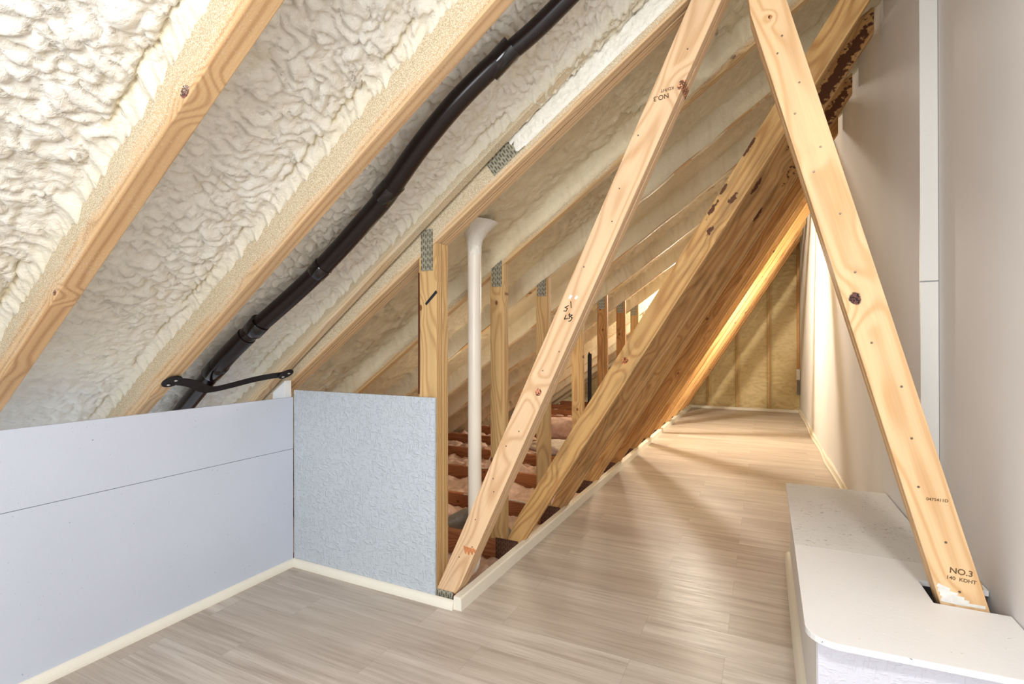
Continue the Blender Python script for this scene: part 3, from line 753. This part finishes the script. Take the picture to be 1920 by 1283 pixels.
# ------------------------------------------------------------------ black drain pipe under the foam
def rp(x, y, off): return (x, y, roof(x, off))
PP = [(-2.62, 1.40, 0.78 - 0.245), (-2.274, 1.363, 0.781), (-2.051, 1.345, 0.94), (-1.956, 1.340, 1.007), (-1.85, 1.345, 1.082), (-1.537, 1.392, 1.304), (-1.233, 1.388, 1.520),
      (-1.13, 1.370, 1.593), (-1.00, 1.342, 1.688), (-0.855, 1.325, 1.789), (-0.738, 1.332, 1.872), (-0.668, 1.348, 1.921), (-0.555, 1.367, 2.001), (-0.30, 1.37, 2.18), (0.40, 1.37, 2.68)]
DP = thing('drain_pipe', (-2.274, 1.363, 0.75), 'glossy black drain pipe running diagonally up under the foam roof', 'pipe')
def seg(a, b, r0_, r1_=None, n=7):
    pts = smooth_path(PP[a:b + 1], n); r1_ = r1_ or r0_
    return tube('pipe_section', pts, [r0_ + (r1_ - r0_) * i / (len(pts) - 1) for i in range(len(pts))], M['abs'], DP, 32)
seg(0, 2, 0.034); seg(2, 4, 0.037); seg(4, 7, 0.0335, 0.035); seg(7, 11, 0.0345, 0.031); seg(11, 14, 0.0285)
def coupling(c, d, L, r):
    c = Vector(c); d = Vector(d).normalized()
    tube('coupling', [c - d * L / 2, c - d * L * 0.49, c, c + d * L * 0.49, c + d * L / 2], [r * 0.985, r, r, r, r * 0.985], M['abs_gloss'], DP, 32)
ax = Vector((1, 0, 0.71))
coupling((-2.045, 1.345, 0.945), ax, 0.075, 0.039)
coupling((-1.80, 1.352, 1.118), ax, 0.060, 0.0385)
coupling((-1.50, 1.393, 1.330), ax, 0.050, 0.0365)
coupling((-1.155, 1.374, 1.577), ax, 0.085, 0.0365)
coupling((-0.700, 1.340, 1.899), ax, 0.095, 0.0345)

# strap hanger
HG = thing('pipe_hanger', (-2.06, 1.42, 0.87), 'black metal strap slung under the drain pipe between two rafters', 'hanger')
def ribbon(name, pts, w, th, mat, parent, wdir):
    P = smooth_path(pts, 6); bm = bmesh.new(); rows = []; wd = Vector(wdir).normalized()
    for i, p in enumerate(P):
        t = (P[min(i + 1, len(P) - 1)] - P[max(i - 1, 0)]).normalized(); a = (wd - t * wd.dot(t)).normalized(); n = t.cross(a).normalized()
        ww = w[min(int(i * len(w) / len(P)), len(w) - 1)] if isinstance(w, list) else w
        rows.append([bm.verts.new(p + a * sx * ww / 2 + n * sy * th / 2) for sx, sy in ((-1, -1), (1, -1), (1, 1), (-1, 1))])
    for a, b in zip(rows, rows[1:]):
        for i in range(4): bm.faces.new((a[i], a[(i + 1) % 4], b[(i + 1) % 4], b[i]))
    bm.faces.new(rows[0]); bm.faces.new(rows[-1][::-1])
    return finish(name, bm, mat, None, parent)
W2 = (1, 0, 0.71)
ribbon('strap', [(-1.975, 1.105, 0.909), (-1.975, 1.155, 0.908), (-2.00, 1.22, 0.895), (-2.055, 1.30, 0.868), (-2.085, 1.36, 0.858), (-2.06, 1.43, 0.872), (-2.02, 1.50, 0.892), (-1.985, 1.58, 0.906), (-1.975, 1.630, 0.909)], 0.042, 0.004, M['strap'], HG, W2)
for (c, rot) in (((-1.965, 1.125, 0.911), 0.0), ((-1.965, 1.625, 0.911), 0.0)):
    bm = bmesh.new(); bmesh.ops.create_cone(bm, cap_ends=True, segments=20, radius1=0.036, radius2=0.036, depth=0.004)
    pl = finish('end_plate', bm, M['strap'], Matrix.Translation(c) @ Matrix.Rotation(-SA, 4, 'Y') @ Matrix.Diagonal((1.0, 0.95, 1, 1)), HG)
    for dx in (-0.012, 0.010):
        bm = bmesh.new(); bmesh.ops.create_uvsphere(bm, u_segments=12, v_segments=8, radius=0.0065)
        finish('screw', bm, M['screw'], Matrix.Translation((c[0] + dx, c[1] + (0.008 if dx > 0 else -0.006), c[2] + dx * SL - 0.004)) @ Matrix.Diagonal((1, 1, 0.6, 1)), pl, smooth=True)
# white painted stud end in the corner
o = beam('painted_stud', [(-2.105, 0.55), (-2.021, 0.55), (-2.021, roof(-2.021) - 0.004), (-2.105, roof(-2.105) - 0.004)], 1.665, 1.703, math.pi / 2, M['stud_paint'])
tag(o, 'short white painted stud rising behind the knee wall corner', 'stud')

# ------------------------------------------------------------------ boxed ledge at the right
BX = thing('boxed_ledge', (0.3, 2.1, 0.0), 'low white painted box ledge along the right wall, around the brace foot', 'ledge')
def slab(name, pts, z0, z1, mat, parent, bevel=0.001):
    cx = sum(p[0] for p in pts) / len(pts); cy = sum(p[1] for p in pts) / len(pts)
    bm = bmesh.new(); lo = [bm.verts.new((x - cx, y - cy, z0 - z1)) for x, y in pts]; hi = [bm.verts.new((x - cx, y - cy, 0)) for x, y in pts]
    n = len(pts); bm.faces.new(hi); bm.faces.new(lo[::-1])
    for i in range(n): bm.faces.new((lo[i], lo[(i + 1) % n], hi[(i + 1) % n], hi[i]))
    return finish(name, bm, mat, Matrix.Translation((cx, cy, z1)), parent, bevel=bevel)
arc = [(0.150 - 0.062 * math.cos(a), 1.437 - 0.062 * math.sin(a)) for a in [i * math.pi / 16 for i in range(9)]]
slab('top_panel', [(0.092, 1.989)] + arc + [(0.557, 1.398), (0.557, 1.705), (0.400, 1.702), (0.398, 1.85), (0.557, 1.85), (0.557, 1.989)], 0.345, 0.360, M['paint_bench'], BX)
slab('top_panel', [(0.094, 2.848), (0.092, 1.9905), (0.557, 1.9905), (0.557, 2.285), (0.500, 2.29), (0.498, 2.845)], 0.345, 0.3598, M['paint_bench_rough'], BX)
box('side_panel', (0.112, 1.425, 0.0), (0.124, 2.835, 0.345), M['paint_bench'], BX)
box('front_panel', (0.1135, 1.412, 0.0), (0.557, 1.4245, 0.345), M['paint_front'], BX)
box('end_panel', (0.124, 2.822, 0.0), (0.492, 2.834, 0.345), M['paint_bench'], BX)
bq = quarter('base_moulding', (0.112, 1.40, 0), (0.112, 2.835, 0), (-1, 0, 0), 0.026, 0.026, 'trim')
adopt(bq, BX, Matrix())
# splintered wood scrap behind the brace foot
sc = beam('wood_scrap', [(0.505, 0.361), (0.545, 0.361), (0.540, 0.385), (0.528, 0.392), (0.520, 0.405), (0.508, 0.395)], 1.845, 1.87, 0.3, M['post'])
tag(sc, 'splintered wood scrap on the ledge behind the brace foot', 'scrap')

# small white and grey box at the far end of the right wall
JB = thing('junction_box', (0.455, 8.64, 0.30), 'small white and grey box low at the far end of the grey wall', 'box')
box('cover', (0.430, 8.62, 0.50), (0.478, 8.68, 0.66), M['dab'], JB, bevel=0.004)
box('body', (0.440, 8.62, 0.28), (0.478, 8.68, 0.495), M['boxm'], JB, bevel=0.004)
